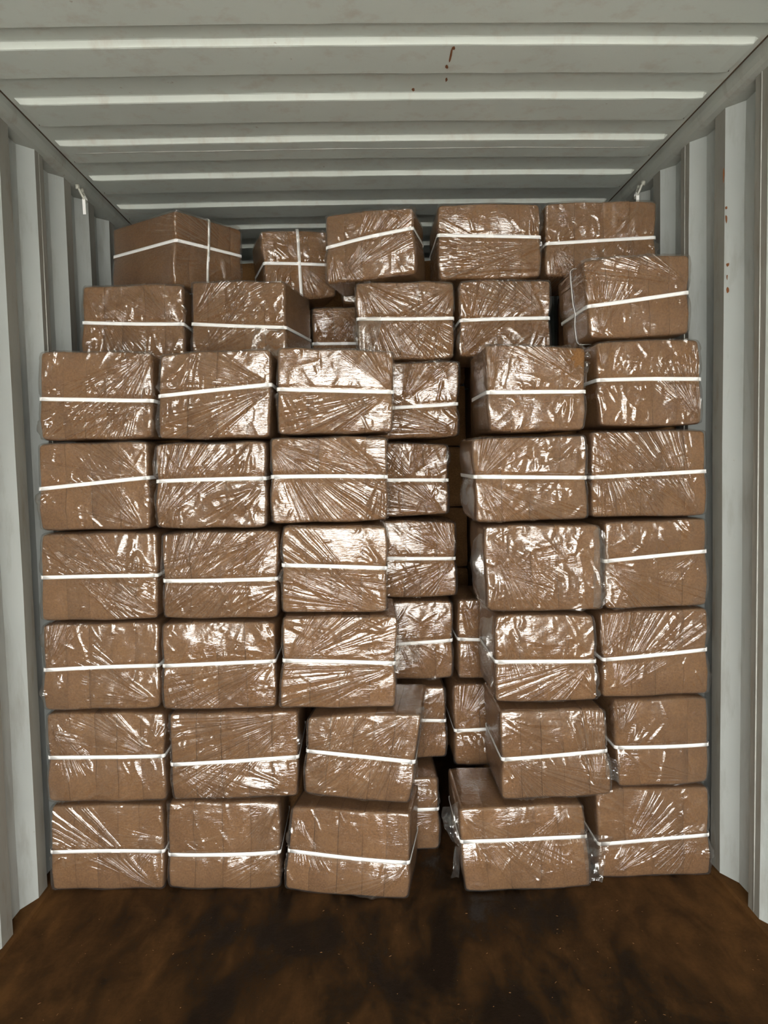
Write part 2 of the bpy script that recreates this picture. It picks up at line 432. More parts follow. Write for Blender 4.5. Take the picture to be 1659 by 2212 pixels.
# ------------------------------------------------------------------ wrapped bales
# code, front corners (x, z) top-left, top-right, bottom-right, bottom-left, front depth at left and right,
# body depth, strap height (0..1) at left and right, tension folds (apex u, v, direction, spread, reach), crumple, flags, label
BALES = [
  ('C1',[(-1.106,1.871),(-0.725,1.864),(-0.738,1.569),(-1.118,1.571)],2.675,2.675,0.355,(0.464,0.43),[(1,1,225,45,0.3),(0.9,-0.2,200,30,0.3)],1.0,'','film-wrapped brown bale against the left wall in the sixth row from the floor'),
  ('C2',[(-0.71,1.856),(-0.33,1.865),(-0.343,1.565),(-0.725,1.566)],2.67,2.67,0.355,(0.5,0.593),[(1,0.1,207,26,0.42),(1,0.1,160,30,0.2),(-0.3,1,240,40,0.2)],0.7,'','film-wrapped brown bale second from the left wall in the sixth row from the floor'),
  ('C3',[(-0.317,1.869),(0.08,1.851),(0.071,1.572),(-0.324,1.573)],2.665,2.665,0.355,(0.518,0.49),[(0.97,0,203,24,0.42),(0.97,0,120,40,0.16),(-1,0.3,-60,30,0.2)],0.5,'','film-wrapped brown bale just left of the central gap in the sixth row from the floor'),
  ('C5',[(0.37,1.859),(0.715,1.844),(0.709,1.564),(0.381,1.565)],2.61,2.61,0.355,(0.447,0.461),[(0.95,0.1,130,38,0.3),(-0.95,0,85,40,0.15)],0.3,'tear','film-wrapped brown bale with torn top corner just right of the central gap'),
  ('C6',[(0.757,1.869),(1.114,1.872),(1.129,1.576),(0.767,1.577)],2.66,2.66,0.355,(0.542,0.526),[(0.9,-0.9,110,50,0.15),(-0.9,0.3,80,40,0.15)],1.0,'','film-wrapped brown bale against the right wall in the sixth row from the floor'),
  ('D1',[(-1.126,1.565),(-0.755,1.566),(-0.755,1.265),(-1.134,1.268)],2.675,2.675,0.355,(0.476,0.583),[(0.97,0.1,150,36,0.3),(0.8,-0.95,140,40,0.2)],0.35,'','film-wrapped brown bale against the left wall in the fifth row from the floor'),
  ('D2',[(-0.733,1.556),(-0.357,1.557),(-0.363,1.261),(-0.742,1.266)],2.665,2.665,0.355,(0.556,0.568),[(-1,0,100,40,0.15),(-1,-0.9,55,40,0.25),(0.9,0,215,40,0.25)],0.6,'','film-wrapped brown bale second from the left wall in the fifth row from the floor'),
  ('D3',[(-0.347,1.566),(0.051,1.564),(0.048,1.275),(-0.353,1.274)],2.655,2.655,0.355,(0.547,0.518),[(-1,0.9,-38,50,0.5),(0.95,0.1,150,30,0.25),(0.9,0.05,265,50,0.2)],0.4,'','film-wrapped brown bale just left of the central gap in the fifth row from the floor'),
  ('D5',[(0.325,1.551),(0.715,1.555),(0.72,1.267),(0.336,1.265)],2.615,2.615,0.355,(0.539,0.488),[(-0.95,0,-45,55,0.35),(-0.95,0,60,50,0.2),(0.9,0.4,200,40,0.25)],0.8,'','film-wrapped brown bale just right of the central gap in the fifth row from the floor'),
  ('D6',[(0.733,1.565),(1.138,1.564),(1.14,1.266),(0.736,1.27)],2.6525,2.6525,0.355,(0.463,0.515),[(0.8,-0.95,125,45,0.4),(-0.9,0.9,-60,45,0.25)],0.5,'','film-wrapped brown bale against the right wall in the fifth row from the floor'),
  ('E1',[(-1.134,1.261),(-0.736,1.259),(-0.746,0.955),(-1.146,0.959)],2.675,2.675,0.355,(0.499,0.5),[(1,-0.95,143,30,0.5),(-1,0.95,-33,30,0.35)],0.45,'','film-wrapped brown bale against the left wall in the fourth row from the floor'),
  ('E2',[(-0.725,1.255),(-0.326,1.255),(-0.335,0.951),(-0.73,0.957)],2.665,2.665,0.355,(0.443,0.447),[(-1,-0.95,55,45,0.4),(1,0.95,215,40,0.35),(1,-0.3,195,40,0.25)],0.4,'','film-wrapped brown bale second from the left wall in the fourth row from the floor'),
  ('E3',[(-0.315,1.271),(0.044,1.262),(0.038,0.965),(-0.326,0.972)],2.635,2.635,0.355,(0.55,0.511),[(-1,0,-20,24,0.35),(0.85,-0.95,150,38,0.3),(1,-0.05,145,40,0.12)],0.15,'','film-wrapped brown bale just left of the central gap in the fourth row from the floor'),
  ('E5',[(0.361,1.257),(0.758,1.253),(0.765,0.957),(0.368,0.963)],2.6075,2.6075,0.355,None,[(-0.9,0.7,-50,40,0.2)],1.5,'','strapless loosely wrapped brown bale just right of the central gap in fourth row'),
  ('E6',[(0.779,1.257),(1.14,1.261),(1.145,0.955),(0.782,0.951)],2.6525,2.6525,0.355,(0.547,0.622),[(-1,0,-30,40,0.3),(0.9,0.3,210,40,0.12)],0.15,'','film-wrapped brown bale against the right wall in the fourth row from the floor'),
  ('F1',[(-1.142,0.953),(-0.746,0.948),(-0.751,0.643),(-1.151,0.649)],2.675,2.675,0.355,(0.472,0.5),[(-0.9,0,70,35,0.2),(0.9,-0.8,160,40,0.2)],0.35,'','film-wrapped brown bale against the left wall in the third row from the floor'),
  ('F2',[(-0.737,0.948),(-0.345,0.944),(-0.351,0.637),(-0.742,0.643)],2.6625,2.6625,0.355,(0.51,0.544),[(0.97,0.1,205,30,0.3),(-0.9,-0.1,-60,40,0.15)],0.7,'','film-wrapped brown bale second from the left wall in the third row from the floor'),
  ('F3',[(-0.318,0.967),(0.071,0.96),(0.056,0.643),(-0.337,0.654)],2.605,2.605,0.355,(0.528,0.487),[(-1,-0.1,38,36,0.35),(1,-0.1,192,26,0.4),(-1,0.9,-20,20,0.2)],0.4,'','film-wrapped brown bale just left of the central gap in the third row from the floor'),
  ('F6',[(0.397,0.953),(0.734,0.949),(0.75,0.645),(0.39,0.649)],2.61,2.61,0.355,(0.468,0.457),[(0.95,0,215,40,0.3),(-0.8,0.6,-70,40,0.12)],0.7,'','film-wrapped brown bale just right of the central gap in the third row from the floor'),
  ('F7',[(0.766,0.946),(1.146,0.948),(1.151,0.643),(0.771,0.64)],2.6525,2.6525,0.355,(0.449,0.522),[(-0.8,-0.85,55,50,0.5),(-1,0,65,50,0.2)],0.35,'','film-wrapped brown bale against the right wall in the third row from the floor'),
  ('G1',[(-1.147,0.643),(-0.738,0.635),(-0.742,0.318),(-1.155,0.324)],2.675,2.675,0.355,(0.504,0.51),[(0.9,0.0,150,30,0.3),(-0.9,0.8,-60,30,0.15)],0.5,'','film-wrapped brown bale against the left wall in the second row from the floor'),
  ('G2',[(-0.725,0.634),(-0.275,0.628),(-0.286,0.321),(-0.723,0.326)],2.6625,2.6625,0.355,(0.416,0.467),[(1,0.95,203,40,0.4),(-1,-0.1,-35,35,0.35),(0.9,-0.8,165,25,0.35)],0.25,'','film-wrapped brown bale second from the left wall in the second row from the floor'),
  ('G3',[(-0.247,0.628),(0.141,0.644),(0.094,0.329),(-0.266,0.357)],2.6,2.55,0.355,(0.565,0.469),[(0.85,0.95,225,50,0.4),(-0.8,-0.6,45,40,0.2)],0.5,'','film-wrapped brown bale just left of the central gap in the second row from the floor'),
  ('G6',[(0.401,0.633),(0.764,0.628),(0.79,0.322),(0.406,0.321)],2.5825,2.5825,0.355,(0.46,0.522),[(-0.95,0,-38,45,0.3),(0.7,-0.9,95,25,0.2),(-0.9,0.8,-20,40,0.2)],0.35,'','film-wrapped brown bale just right of the central gap in the second row from the floor'),
  ('G7',[(0.803,0.638),(1.144,0.641),(1.147,0.33),(0.822,0.326)],2.6425,2.6425,0.355,(0.459,0.449),[(-0.9,0.2,80,40,0.1)],0.1,'','film-wrapped brown bale against the right wall in the second row from the floor'),
  ('H1',[(-1.148,0.317),(-0.755,0.308),(-0.761,-0.001),(-1.158,0.01)],2.675,2.675,0.355,(0.461,0.456),[(0.9,-0.95,143,24,0.35),(1,0.2,200,60,0.1)],0.2,'','film-wrapped brown bale against the left wall in the bottom row on the floor'),
  ('H2',[(-0.742,0.322),(-0.348,0.311),(-0.355,-0.006),(-0.752,0.006)],2.6625,2.6625,0.355,(0.397,0.424),[(1,-0.1,225,50,0.15),(0.9,0.9,240,30,0.12)],0.25,'','film-wrapped brown bale second from the left wall in the bottom row on the floor'),
  ('H3',[(-0.313,0.305),(0.098,0.304),(0.084,0.002),(-0.347,0.004)],2.63,2.55,0.25,(0.478,0.431),[(0.9,-0.3,215,30,0.25),(-0.9,0.7,-70,40,0.12)],0.25,'','film-wrapped brown bale just left of the central gap in the bottom row on the floor'),
  ('H5',[(0.255,0.299),(0.691,0.303),(0.718,0.0),(0.274,0.001)],2.585,2.585,0.355,(0.604,0.607),[(-0.95,0.9,-45,35,0.35),(0.7,0.9,250,50,0.15)],0.25,'','film-wrapped brown bale just right of the central gap in the bottom row on the floor'),
  ('H6',[(0.744,0.324),(1.147,0.321),(1.155,-0.001),(0.752,0.001)],2.6375,2.6375,0.355,(0.392,0.462),[(-0.8,-0.9,40,40,0.25),(0.9,0.2,230,40,0.15)],0.5,'','film-wrapped brown bale against the right wall in the bottom row on the floor'),
  ('B6',[(0.714,2.146),(1.087,2.157),(1.082,1.882),(0.741,1.873)],2.67,2.67,0.355,(0.399,0.516),[(0.95,0.2,155,35,0.35),(-0.8,-0.9,80,50,0.15)],0.3,'vside','film-wrapped brown bale atop the right stack,against the right wall'),
  ('B1',[(-1.084,2.167),(-0.698,2.17),(-0.703,1.856),(-1.098,1.864)],3.05,3.05,0.355,(0.534,0.502),[(-0.9,0.9,-55,30,0.2),(0.8,0,130,40,0.15)],1.1,'','crumpled film bale on the upper left ledge,nearest the left wall'),
  ('B2',[(-0.68,2.183),(-0.31,2.161),(-0.311,1.85),(-0.689,1.86)],3.08,3.0,0.355,(0.492,0.432),[(-1,0,38,40,0.35),(-0.9,-0.9,40,30,0.25)],0.6,'','film-wrapped bale on the upper left ledge,second from the left wall'),
  ('B4',[(-0.05,2.162),(0.331,2.162),(0.33,1.863),(-0.048,1.862)],3.05,3.05,0.355,(0.529,0.52),[(-0.9,0.95,-52,55,0.4),(1,0.9,230,40,0.2),(0.95,-0.95,140,30,0.25)],0.4,'','film-wrapped bale with loose film tail,mid-height above the central gap'),
  ('B5',[(0.347,2.161),(0.704,2.165),(0.705,1.869),(0.342,1.868)],3.05,3.05,0.355,(0.478,0.484),[(-0.95,-0.95,55,40,0.25),(0.9,0,140,40,0.25)],0.6,'','film-wrapped bale right of the one with the loose tail,second row from top'),
  ('B3',[(-0.247,2.161),(0.163,2.158),(0.157,1.864),(-0.255,1.866)],3.51,3.51,0.33,(0.447,0.429),[(0,0.9,260,60,0.2)],0.5,'','shadowed film-wrapped bale deep in the upper gap'),
  ('B7',[(-0.104,2.481),(0.216,2.481),(0.21,2.166),(-0.113,2.167)],3.51,3.51,0.33,(0.492,0.479),[],0.4,'','shadowed bale deep in the upper gap,upper one under the tilted bale'),
  ('A1',[(-0.743,2.476),(-0.521,2.476),(-0.53,2.194),(-0.754,2.179)],3.149,3.443,0.4,(0.589,0.596),[(0.3,0,-60,40,0.15)],0.4,'vfront:.47','corner-on film-wrapped bale with crossed straps at top left'),
  ('A2',[(-0.452,2.47),(-0.142,2.485),(-0.129,2.195),(-0.426,2.165)],3.42,3.5,0.3,(0.53,0.473),[(0,0,300,60,0.2),(0,0,100,50,0.15)],1.0,'vfront:.5','slumped small bale with crossed straps,second in the top row'),
  ('A3',[(-0.162,2.426),(0.177,2.427),(0.183,2.178),(-0.164,2.156)],3.08,3.0,0.26,(0.521,0.673),[(-0.6,-0.9,45,35,0.3),(-0.9,0.2,-70,40,0.15)],0.3,'','tilted film-wrapped bale with rising strap,third in the top row'),
  ('A4',[(0.271,2.462),(0.674,2.458),(0.675,2.17),(0.27,2.169)],3.08,3.08,0.355,(0.584,0.538),[(1,-0.1,195,30,0.3),(1,-0.8,170,25,0.3)],0.15,'','film-wrapped brown bale in the top row,second from the right'),
  ('A5',[(0.689,2.463),(1.128,2.463),(1.121,2.168),(0.687,2.171)],3.08,3.08,0.355,(0.441,0.508),[(-0.95,-0.1,-60,45,0.25),(0.7,0.8,240,40,0.15)],0.35,'','film-wrapped brown bale in the top row,rightmost'),
  ('C4',[(-0.013,1.854),(0.345,1.857),(0.337,1.563),(-0.024,1.561)],3.03,3.03,0.355,(0.394,0.431),[(1,-0.9,165,25,0.35),(-0.2,0,60,50,0.25)],0.8,'','film-wrapped brown bale set back in the central gap,level with the sixth row'),
  ('D4',[(-0.056,1.553),(0.296,1.543),(0.295,1.263),(-0.063,1.261)],3.03,3.03,0.355,(0.489,0.482),[(0.9,-0.95,150,40,0.25),(0.2,0.2,60,50,0.1)],1.0,'','film-wrapped brown bale set back in the central gap,level with the fifth row'),
  ('E4',[(-0.038,1.251),(0.321,1.242),(0.32,0.942),(-0.045,0.947)],3.03,3.03,0.355,(0.514,0.505),[(1,0.0,215,40,0.3),(1,0,120,50,0.15)],0.7,'','film-wrapped brown bale set back in the central gap,level with the fourth row'),
  ('F4',[(-0.053,0.935),(0.307,0.929),(0.299,0.617),(-0.06,0.621)],3.03,3.03,0.355,(0.449,0.494),[(0,0,-45,50,0.3)],0.6,'','left of two film-wrapped bales set back in the gap,level with third row'),
  ('F5',[(0.318,0.936),(0.684,0.932),(0.681,0.608),(0.316,0.615)],3.03,3.03,0.355,(0.502,0.451),[(-0.9,0.9,-60,40,0.2)],0.6,'','right of two film-wrapped bales set back in the gap,level with third row'),
  ('G4',[(-0.09,0.599),(0.271,0.59),(0.27,0.298),(-0.094,0.301)],3.03,3.03,0.355,(0.539,0.521),[(1,0.9,230,50,0.3),(1,-0.1,190,30,0.2)],0.5,'','left of two film-wrapped bales set back in the gap,level with second row'),
  ('G5',[(0.294,0.597),(0.668,0.591),(0.666,0.262),(0.298,0.265)],3.03,3.03,0.355,(0.432,0.495),[(-0.9,0,60,60,0.2)],1.0,'','right of two film-wrapped bales set back in the gap,level with second row'),
  ('H4',[(-0.11,0.291),(0.224,0.28),(0.226,-0.003),(-0.117,0.002)],2.89,2.89,0.34,(0.576,0.565),[(1,0.5,180,30,0.2),(1,0,185,30,0.2)],0.3,'','film-wrapped brown bale set back in the central gap,level with the bottom row'),
]


_topo = {}
def cube_topology(nx, ny, nz, back=False):
    """index triples and quads of a box surface grid; front is j = 0"""
    key = (nx, ny, nz, back)
    if key in _topo: return _topo[key]
    quads = []
    def K(i, j, k): return (i*(ny+1)+j)*(nz+1)+k
    def face(A, B, f, flip):
        a, b = np.meshgrid(np.arange(A), np.arange(B), indexing='ij'); a = a.ravel(); b = b.ravel()
        q = np.stack([f(a, b), f(a+1, b), f(a+1, b+1), f(a, b+1)], 1)
        quads.append(q[:, ::-1] if flip else q)
    z0 = lambda a: np.zeros_like(a)
    face(nx, nz, lambda a, b: K(a, z0(a), b), False)                    # front
    face(nx, ny, lambda a, b: K(a, b, z0(a)+nz), False)                 # top
    face(nx, ny, lambda a, b: K(a, b, z0(a)), True)                     # bottom
    face(ny, nz, lambda a, b: K(z0(a), a, b), True)                     # left
    face(ny, nz, lambda a, b: K(z0(a)+nx, a, b), False)                 # right
    if back: face(nx, nz, lambda a, b: K(a, z0(a)+ny, b), True)
    q = np.concatenate(quads)
    u, inv = np.unique(q, return_inverse=True)
    inv = inv.reshape(q.shape)
    k = u % (nz+1); j = (u//(nz+1)) % (ny+1); i = u//((nz+1)*(ny+1))
    _topo[key] = (i, j, k, inv)
    return _topo[key]

def rounded(x, y, z, hx, D, hz, r):
    """box |x|<=hx, 0<=y<=D, |z|<=hz -> rounded box points and outward normals"""
    P = np.stack([x, y, z], 1)
    lo = np.array([-hx+r, r, -hz+r]); hi = np.array([hx-r, D-r, hz-r])
    q = np.clip(P, lo, hi); d = P-q
    n = d/np.maximum(np.linalg.norm(d, axis=1, keepdims=True), 1e-9)
    return q+n*r, n

def worley(rng, a, b, cell, w, h):
    n = max(6, int((w+0.06)*(h+0.06)/(cell*cell)))
    px = rng.uniform(-w/2-0.03, w/2+0.03, n); pz = rng.uniform(-h/2-0.03, h/2+0.03, n)
    hh = rng.uniform(0, 1, n); gx = rng.normal(0, 1, n); gz = rng.normal(0, 1, n)
    ang = rng.uniform(-0.6, 0.6); ca, sa = math.cos(ang), math.sin(ang)
    best = np.full(a.shape, 9.0); val = np.zeros_like(a); second = np.full(a.shape, 9.0)
    for i in range(n):
        dx = a-px[i]; dz = b-pz[i]
        ex = (dx*ca+dz*sa)*1.5; ez = -dx*sa+dz*ca
        d = np.sqrt(ex*ex+ez*ez)/cell
        m = d < best
        second = np.where(m, best, np.minimum(second, d))
        val = np.where(m, hh[i]*0.5+(gx[i]*dx+gz[i]*dz)/cell*0.5, val)
        best = np.where(m, d, best)
    edge = np.clip((second-best)/0.5, 0, 1)
    return val*edge, 1-edge

def smooth_noise(rng, a, b, wl, n=7):
    o = np.zeros_like(a)
    for _ in range(n):
        th = rng.uniform(0, 2*math.pi); k = 2*math.pi/(wl*rng.uniform(0.7, 1.6))
        o += np.sin((a*math.cos(th)+b*math.sin(th))*k+rng.uniform(0, 6.28))
    return o/math.sqrt(n)

def film_height(rng, a, b, w, h, strap, fans, crumple):
    """height of the stretched film above its base surface, metres"""
    H = 0.0016*smooth_noise(rng, a, b, 0.13) + 0.0005*smooth_noise(rng, a, b, 0.05)
    hx, hz = w/2, h/2
    # tension folds: straight ridges running out from a gathered point
    fl = list(fans)
    for _ in range(2 if fans else 3):
        fl.append((rng.choice([-1, 1])*rng.uniform(0.6, 1), rng.uniform(-1, 1), rng.uniform(0, 360), 40, 0.14))
    for (u, v, dr, sp, reach) in fl:
        x0, z0 = u*hx, v*hz
        n = int(5+sp*0.26)
        da = a-x0; db = b-z0
        R = np.sqrt(da*da+db*db)
        for i in range(n):
            t = math.radians(dr+sp*(-0.5+(i+rng.uniform(0.15, 0.85))/n))
            ox = rng.normal(0, 0.006); oz = rng.normal(0, 0.006)
            c, s = math.cos(t), math.sin(t)
            al = (da-ox)*c+(db-oz)*s
            ac = -(da-ox)*s+(db-oz)*c + 0.004*np.sin(al*rng.uniform(8, 22)+rng.uniform(0, 6))
            L = reach*rng.uniform(0.45, 1.1)
            start = rng.uniform(0.0, 0.25)*L
            wd = (0.0022+rng.uniform(0.0, 0.0032))*(0.7+1.5*np.clip(al/0.3, 0, 1))
            env = np.clip((al-start)/0.03, 0, 1)*np.clip((L-al)/(0.35*L), 0, 1)
            amp = rng.uniform(0.0014, 0.0052)*(1.3 if i % 3 == 0 else 0.8)
            q = ac/wd
            H = H + amp*env*np.exp(-0.5*q*q)
    # short puckers where the strap bites
    if strap is not None:
        sz = (strap[0]+(strap[1]-strap[0])*(a/w+0.5)-0.5)*h
        for _ in range(int(9+6*crumple)):
            x0 = rng.uniform(-hx, hx); up = rng.choice([-1, 1]); ln = rng.uniform(0.015, 0.06); lean = rng.normal(0, 0.5)
            dz = (b-sz)*up
            ac = (a-x0)-dz*lean
            env = np.clip(dz/0.006, 0, 1)*np.clip((ln-dz)/(0.6*ln), 0, 1)
            H = H + rng.uniform(0.0012, 0.0034)*env*np.exp(-0.5*(ac/rng.uniform(0.0025, 0.005))**2)
    # free creases
    for _ in range(int(16+20*crumple)):
        x0 = rng.uniform(-hx, hx); z0 = rng.uniform(-hz, hz); t = rng.uniform(0, math.pi); c, s = math.cos(t), math.sin(t)
        al = (a-x0)*c+(b-z0)*s; ac = -(a-x0)*s+(b-z0)*c+rng.normal(0, 2.0)*al*al
        L = rng.uniform(0.02, 0.08)
        H = H + rng.uniform(0.0012, 0.0036)*np.clip(1-np.abs(al)/L, 0, 1)*np.exp(-0.5*(ac/rng.uniform(0.0025, 0.006))**2)
    # crumpled facets in blobs
    if crumple > 0.12:
        f, e = worley(rng, a, b, rng.uniform(0.026, 0.042), w, h)
        mask = np.clip(smooth_noise(rng, a, b, 0.2, 4)*0.9-0.25+0.75*min(crumple, 1.2), 0, 1)
        H = H + mask*(0.0042*f)*min(1.0, 0.45+crumple*0.55)
        f2, e2 = worley(rng, a, b, 0.019, w, h)
        mask2 = np.clip(smooth_noise(rng, a, b, 0.13, 4)-0.9+0.7*crumple, 0, 1)
        H = H + mask2*0.0020*f2
    H = H - np.percentile(H, 12)
    H = np.clip(H, -0.0012, 0.011)
    if strap is not None:
        d = np.abs(b-sz)
        g = np.clip((d-0.0075)/0.012, 0, 1); g = g*g*(3-2*g)
        H = H*g - 0.0010*(1-g)
    return H

def make_bale(spec, hi=True):
    code, quad, YL, YR, D, strap, fans, crumple, flags, label = spec
    seed = sum(ord(ch)*(17+i*31) for i, ch in enumerate(code))
    rng = np.random.default_rng(seed)
    q = np.array(quad)
    tl, tr, br, bl = q
    w = 0.5*(np.linalg.norm(tr-tl)+np.linalg.norm(br-bl)); w = math.hypot(w, YR-YL); h = 0.5*((tl-bl)[1]+(tr-br)[1])
    ex = np.array([tr[0]-tl[0]+br[0]-bl[0], 2*(YR-YL)]); ex /= np.linalg.norm(ex)
    back = np.array([-ex[1], ex[0]])                       # straight back from the front face
    base = np.array([(tl[0]+tr[0]+br[0]+bl[0])/4+back[0]*D/2, (YL+YR)/2+back[1]*D/2, min(bl[1], br[1])])
    hx, hz = w/2, h/2
    bul = rng.uniform(0.0, 0.004, 3)
    ph = rng.uniform(0, 6.28, 8); kk = rng.uniform(14, 34, 4)
    pin = rng.uniform(0.002, 0.0045)
    def place(P):
        """bale coordinates -> world minus base, with the soft outline of a strapped pack"""
        px, y, pz = P[:, 0], P[:, 1], P[:, 2]
        u = px/w+0.5; v = pz/h+0.5; uc = np.clip(u, 0, 1); vc = np.clip(v, 0, 1)
        X = (bl[0]*(1-u)+br[0]*u)*(1-v)+(tl[0]*(1-u)+tr[0]*u)*v
        Z = (bl[1]*(1-u)+br[1]*u)*(1-v)+(tl[1]*(1-u)+tr[1]*u)*v
        Y = YL+(YR-YL)*u
        sv = 0.5 if strap is None else strap[0]+(strap[1]-strap[0])*uc
        d = np.clip(np.abs(vc-sv)/0.16, 0, 1); g = d*d*(3-2*d)
        if strap is None: g = np.ones_like(u)
        half = np.where(vc > sv, (vc-sv)/np.maximum(1-sv, 1e-3), (sv-vc)/np.maximum(sv, 1e-3))
        # the strap draws the waist in; the halves belly out
        X = X + (2*uc-1)*(pin*(g*1.2-1) + 0.0018*np.sin(pz*kk[0]+ph[0]) - 0.004*half**6)
        Z = Z + (2*vc-1)*(0.0016*np.sin(px*kk[1]+ph[1]) - 0.0035*np.abs(2*uc-1)**6)
        Y = Y - bul[0]*np.sin(uc*math.pi) - 0.006*np.sin(np.clip(half, 0, 1)*math.pi)*(1-np.clip(y/0.1, 0, 1)) - bul[1]*np.sin(vc*2*math.pi) + 0.003*np.sin(px*kk[2]*0.4+ph[2])
        return np.stack([X+back[0]*y, Y+back[1]*y, Z], 1)-base
    root = bpy.data.objects.new('wrapped_bale', None); COL.objects.link(root); root.location = base
    root.empty_display_size = 0.05
    root['label'] = label; root['category'] = 'bale'; root['group'] = 'film-wrapped bales stacked in the container'
    # bricks of pressed coir, side by side
    nb = (5 if w > 0.34 else 4) - int(rng.uniform() < 0.35)
    ws = rng.uniform(0.85, 1.15, nb); ws = ws/ws.sum()*(w-0.0076)
    edges = -hx+0.0038+np.concatenate([[0], np.cumsum(ws)])
    g = 0.0028; br_r = rng.uniform(0.0008, 0.0026)
    wav = [(rng.uniform(-0.004, 0.004), rng.uniform(8, 30), rng.uniform(0, 6.28), rng.uniform(-0.02, 0.02)) for _ in range(nb+1)]
    wav[0] = wav[-1] = (0, 1, 0, 0)
    def bound(e, z): A, k, f, sl = wav[e]; return A*np.sin(k*z+f)+sl*z
    R0 = 0.013
    for i in range(nb):
        bw = ws[i]
        i_, j_, k_, quads = cube_topology(5, 4, 9, True)
        r = br_r
        gx = np.array([-bw/2, -bw/2+r, -bw/6, bw/6, bw/2-r, bw/2])
        if i == 0: gx[1:3] = (-bw/2+0.4*R0, -bw/2+R0)
        if i == nb-1: gx[3:5] = (bw/2-R0, bw/2-0.4*R0)
        top = hz-g-rng.uniform(0, 0.003); bot = -hz+g*0.4
        bh = (top-bot)/2
        zs = 0.0 if strap is None else (strap[0]+(strap[1]-strap[0])*((edges[i]+bw/2)/w+0.5)-0.5)*h-(top+bot)/2
        gz = np.array([-bh, -bh+0.4*R0, -bh+R0, (zs-bh)/2, zs-0.014, zs+0.014, (zs+bh)/2, bh-R0, bh-0.4*R0, bh])
        d0 = g+rng.uniform(0, 0.0018); bd = D-0.006-d0
        gy = np.array([0, 0.4*R0, R0, bd-R0, bd])
        Pp, nn = rounded(gx[i_], gy[j_], gz[k_], bw/2, bd, bh, r)
        Pp = Pp+np.array([edges[i]+bw/2, d0, (top+bot)/2])
        lo = np.array([-hx+0.0038+R0, d0+R0, bot+R0]); hi_ = np.array([hx-0.0038-R0, D, top-R0])
        qq = np.clip(Pp, lo, hi_); dd = Pp-qq; ln = np.linalg.norm(dd, axis=1, keepdims=True)
        Pp = qq+dd*np.minimum(1, R0/np.maximum(ln, 1e-9))
        uu = (gx[i_]+bw/2)/bw
        Pp[:, 0] += bound(i, Pp[:, 2])*(1-uu)+bound(i+1, Pp[:, 2])*uu
        Pp = Pp+rng.normal(0, 0.0004, Pp.shape)
        link('coir_brick', np_mesh('coir_brick', place(Pp), quads, M_COIR), root)
    # the film
    nx, ny, nz = (132, 12, 100) if hi else (70, 8, 56)
    i_, j_, k_, quads = cube_topology(nx, ny, nz)
    gx = np.linspace(-hx, hx, nx+1); gz = np.linspace(-hz, hz, nz+1)
    gy = D*np.linspace(0, 1, ny+1)**1.7
    X, Y, Z = gx[i_], gy[j_], gz[k_]
    P, nrm = rounded(X, Y, Z, hx, D, hz, 0.012)
    side = (i_ == 0) | (i_ == nx); tb = (k_ == 0) | (k_ == nz)
    a = X+np.where(side, np.sign(X)*Y, 0); b = Z+np.where(tb & ~side, np.sign(Z)*Y, 0)
    st = strap
    Hh = film_height(rng, a, b, w, h, st, fans, crumple)
    lim = np.where(tb, 0.15, np.where((Y > 0.02), 0.35, 1.0))
    P = P+nrm*(Hh*lim)[:, None]
    if 'tear' in flags:
        # a hole torn through the film at the top right corner
        cx, cz = hx*0.83, hz*0.72
        d = np.hypot((X-cx)/0.026, (Z-cz)/0.034)+0.22*np.sin(7*np.arctan2(Z-cz, X-cx))
        lift = np.exp(-((d-1.25)/0.3)**2)*0.015*((Y < 0.03))
        P = P+nrm*lift[:, None]
        dead = (d < 1.0) & (Y < 0.02)
        quads = quads[~dead[quads].all(axis=1)]
        used, inv = np.unique(quads, return_inverse=True)
        P = P[used]; quads = inv.reshape(quads.shape)
    fo = link('plastic_film', np_mesh('plastic_film', place(P), quads, M_FILM), root)
    fl = list(fans)[:2]
    while len(fl) < 2:
        su = float(rng.choice([-1, 1])); vv = float(rng.choice([-0.9, 0.0, 0.9])); fl.append((su*0.95, vv, (180 if su > 0 else 0)+float(rng.uniform(-50, 50)), 35, float(rng.uniform(0.12, 0.25))))
    for nm, (u_, v_, dr, spd, reach) in zip(('fold_a', 'fold_b'), fl):
        ap = place(np.array([[u_*hx, 0.0, v_*hz]]))[0]
        fo[nm] = [float(ap[0]), float(ap[2]), math.radians(((dr+180) % 360)-180)]
        fo[nm+'_size'] = [math.radians(spd*0.72), float(reach)*1.4, float(rng.uniform(0.055, 0.09))]
    # straps
    def ribbon(loop, name='strap', wd=0.0125):
        """loop of (point, normal, widthdir) arrays in bale coordinates; closed"""
        C, Nn, Wd = [np.array(v) for v in zip(*loop)]
        t = 0.0009; rows = []
        for su, sn in ((-1, 0), (1, 0), (1, 1), (-1, 1)):
            rows.append(place(C+Wd*(su*wd/2)+Nn*(sn*t)))
        V = np.stack(rows, 1).reshape(-1, 3); n = len(C)
        ii = np.arange(n); jj = (ii+1) % n
        qs = []
        for k in range(4):
            k2 = (k+1) % 4
            qs.append(np.stack([ii*4+k, jj*4+k, jj*4+k2, ii*4+k2], 1))
        so = link(name, np_mesh(name, V, np.concatenate(qs), M_STRAP, smooth=False), root)
        # the heat-sealed overlap: a second thickness of strap for a couple of centimetres on the front
        s0 = int(rng.integers(4, 9)); seg = np.arange(s0, s0+2)
        rows = [place(C[seg]+Wd[seg]*(su*wd*0.48)+Nn[seg]*(t*sn)) for su, sn in ((-1, 0.9), (1, 0.9), (1, 1.7), (-1, 1.7))]
        V2 = np.stack(rows, 1).reshape(-1, 3)
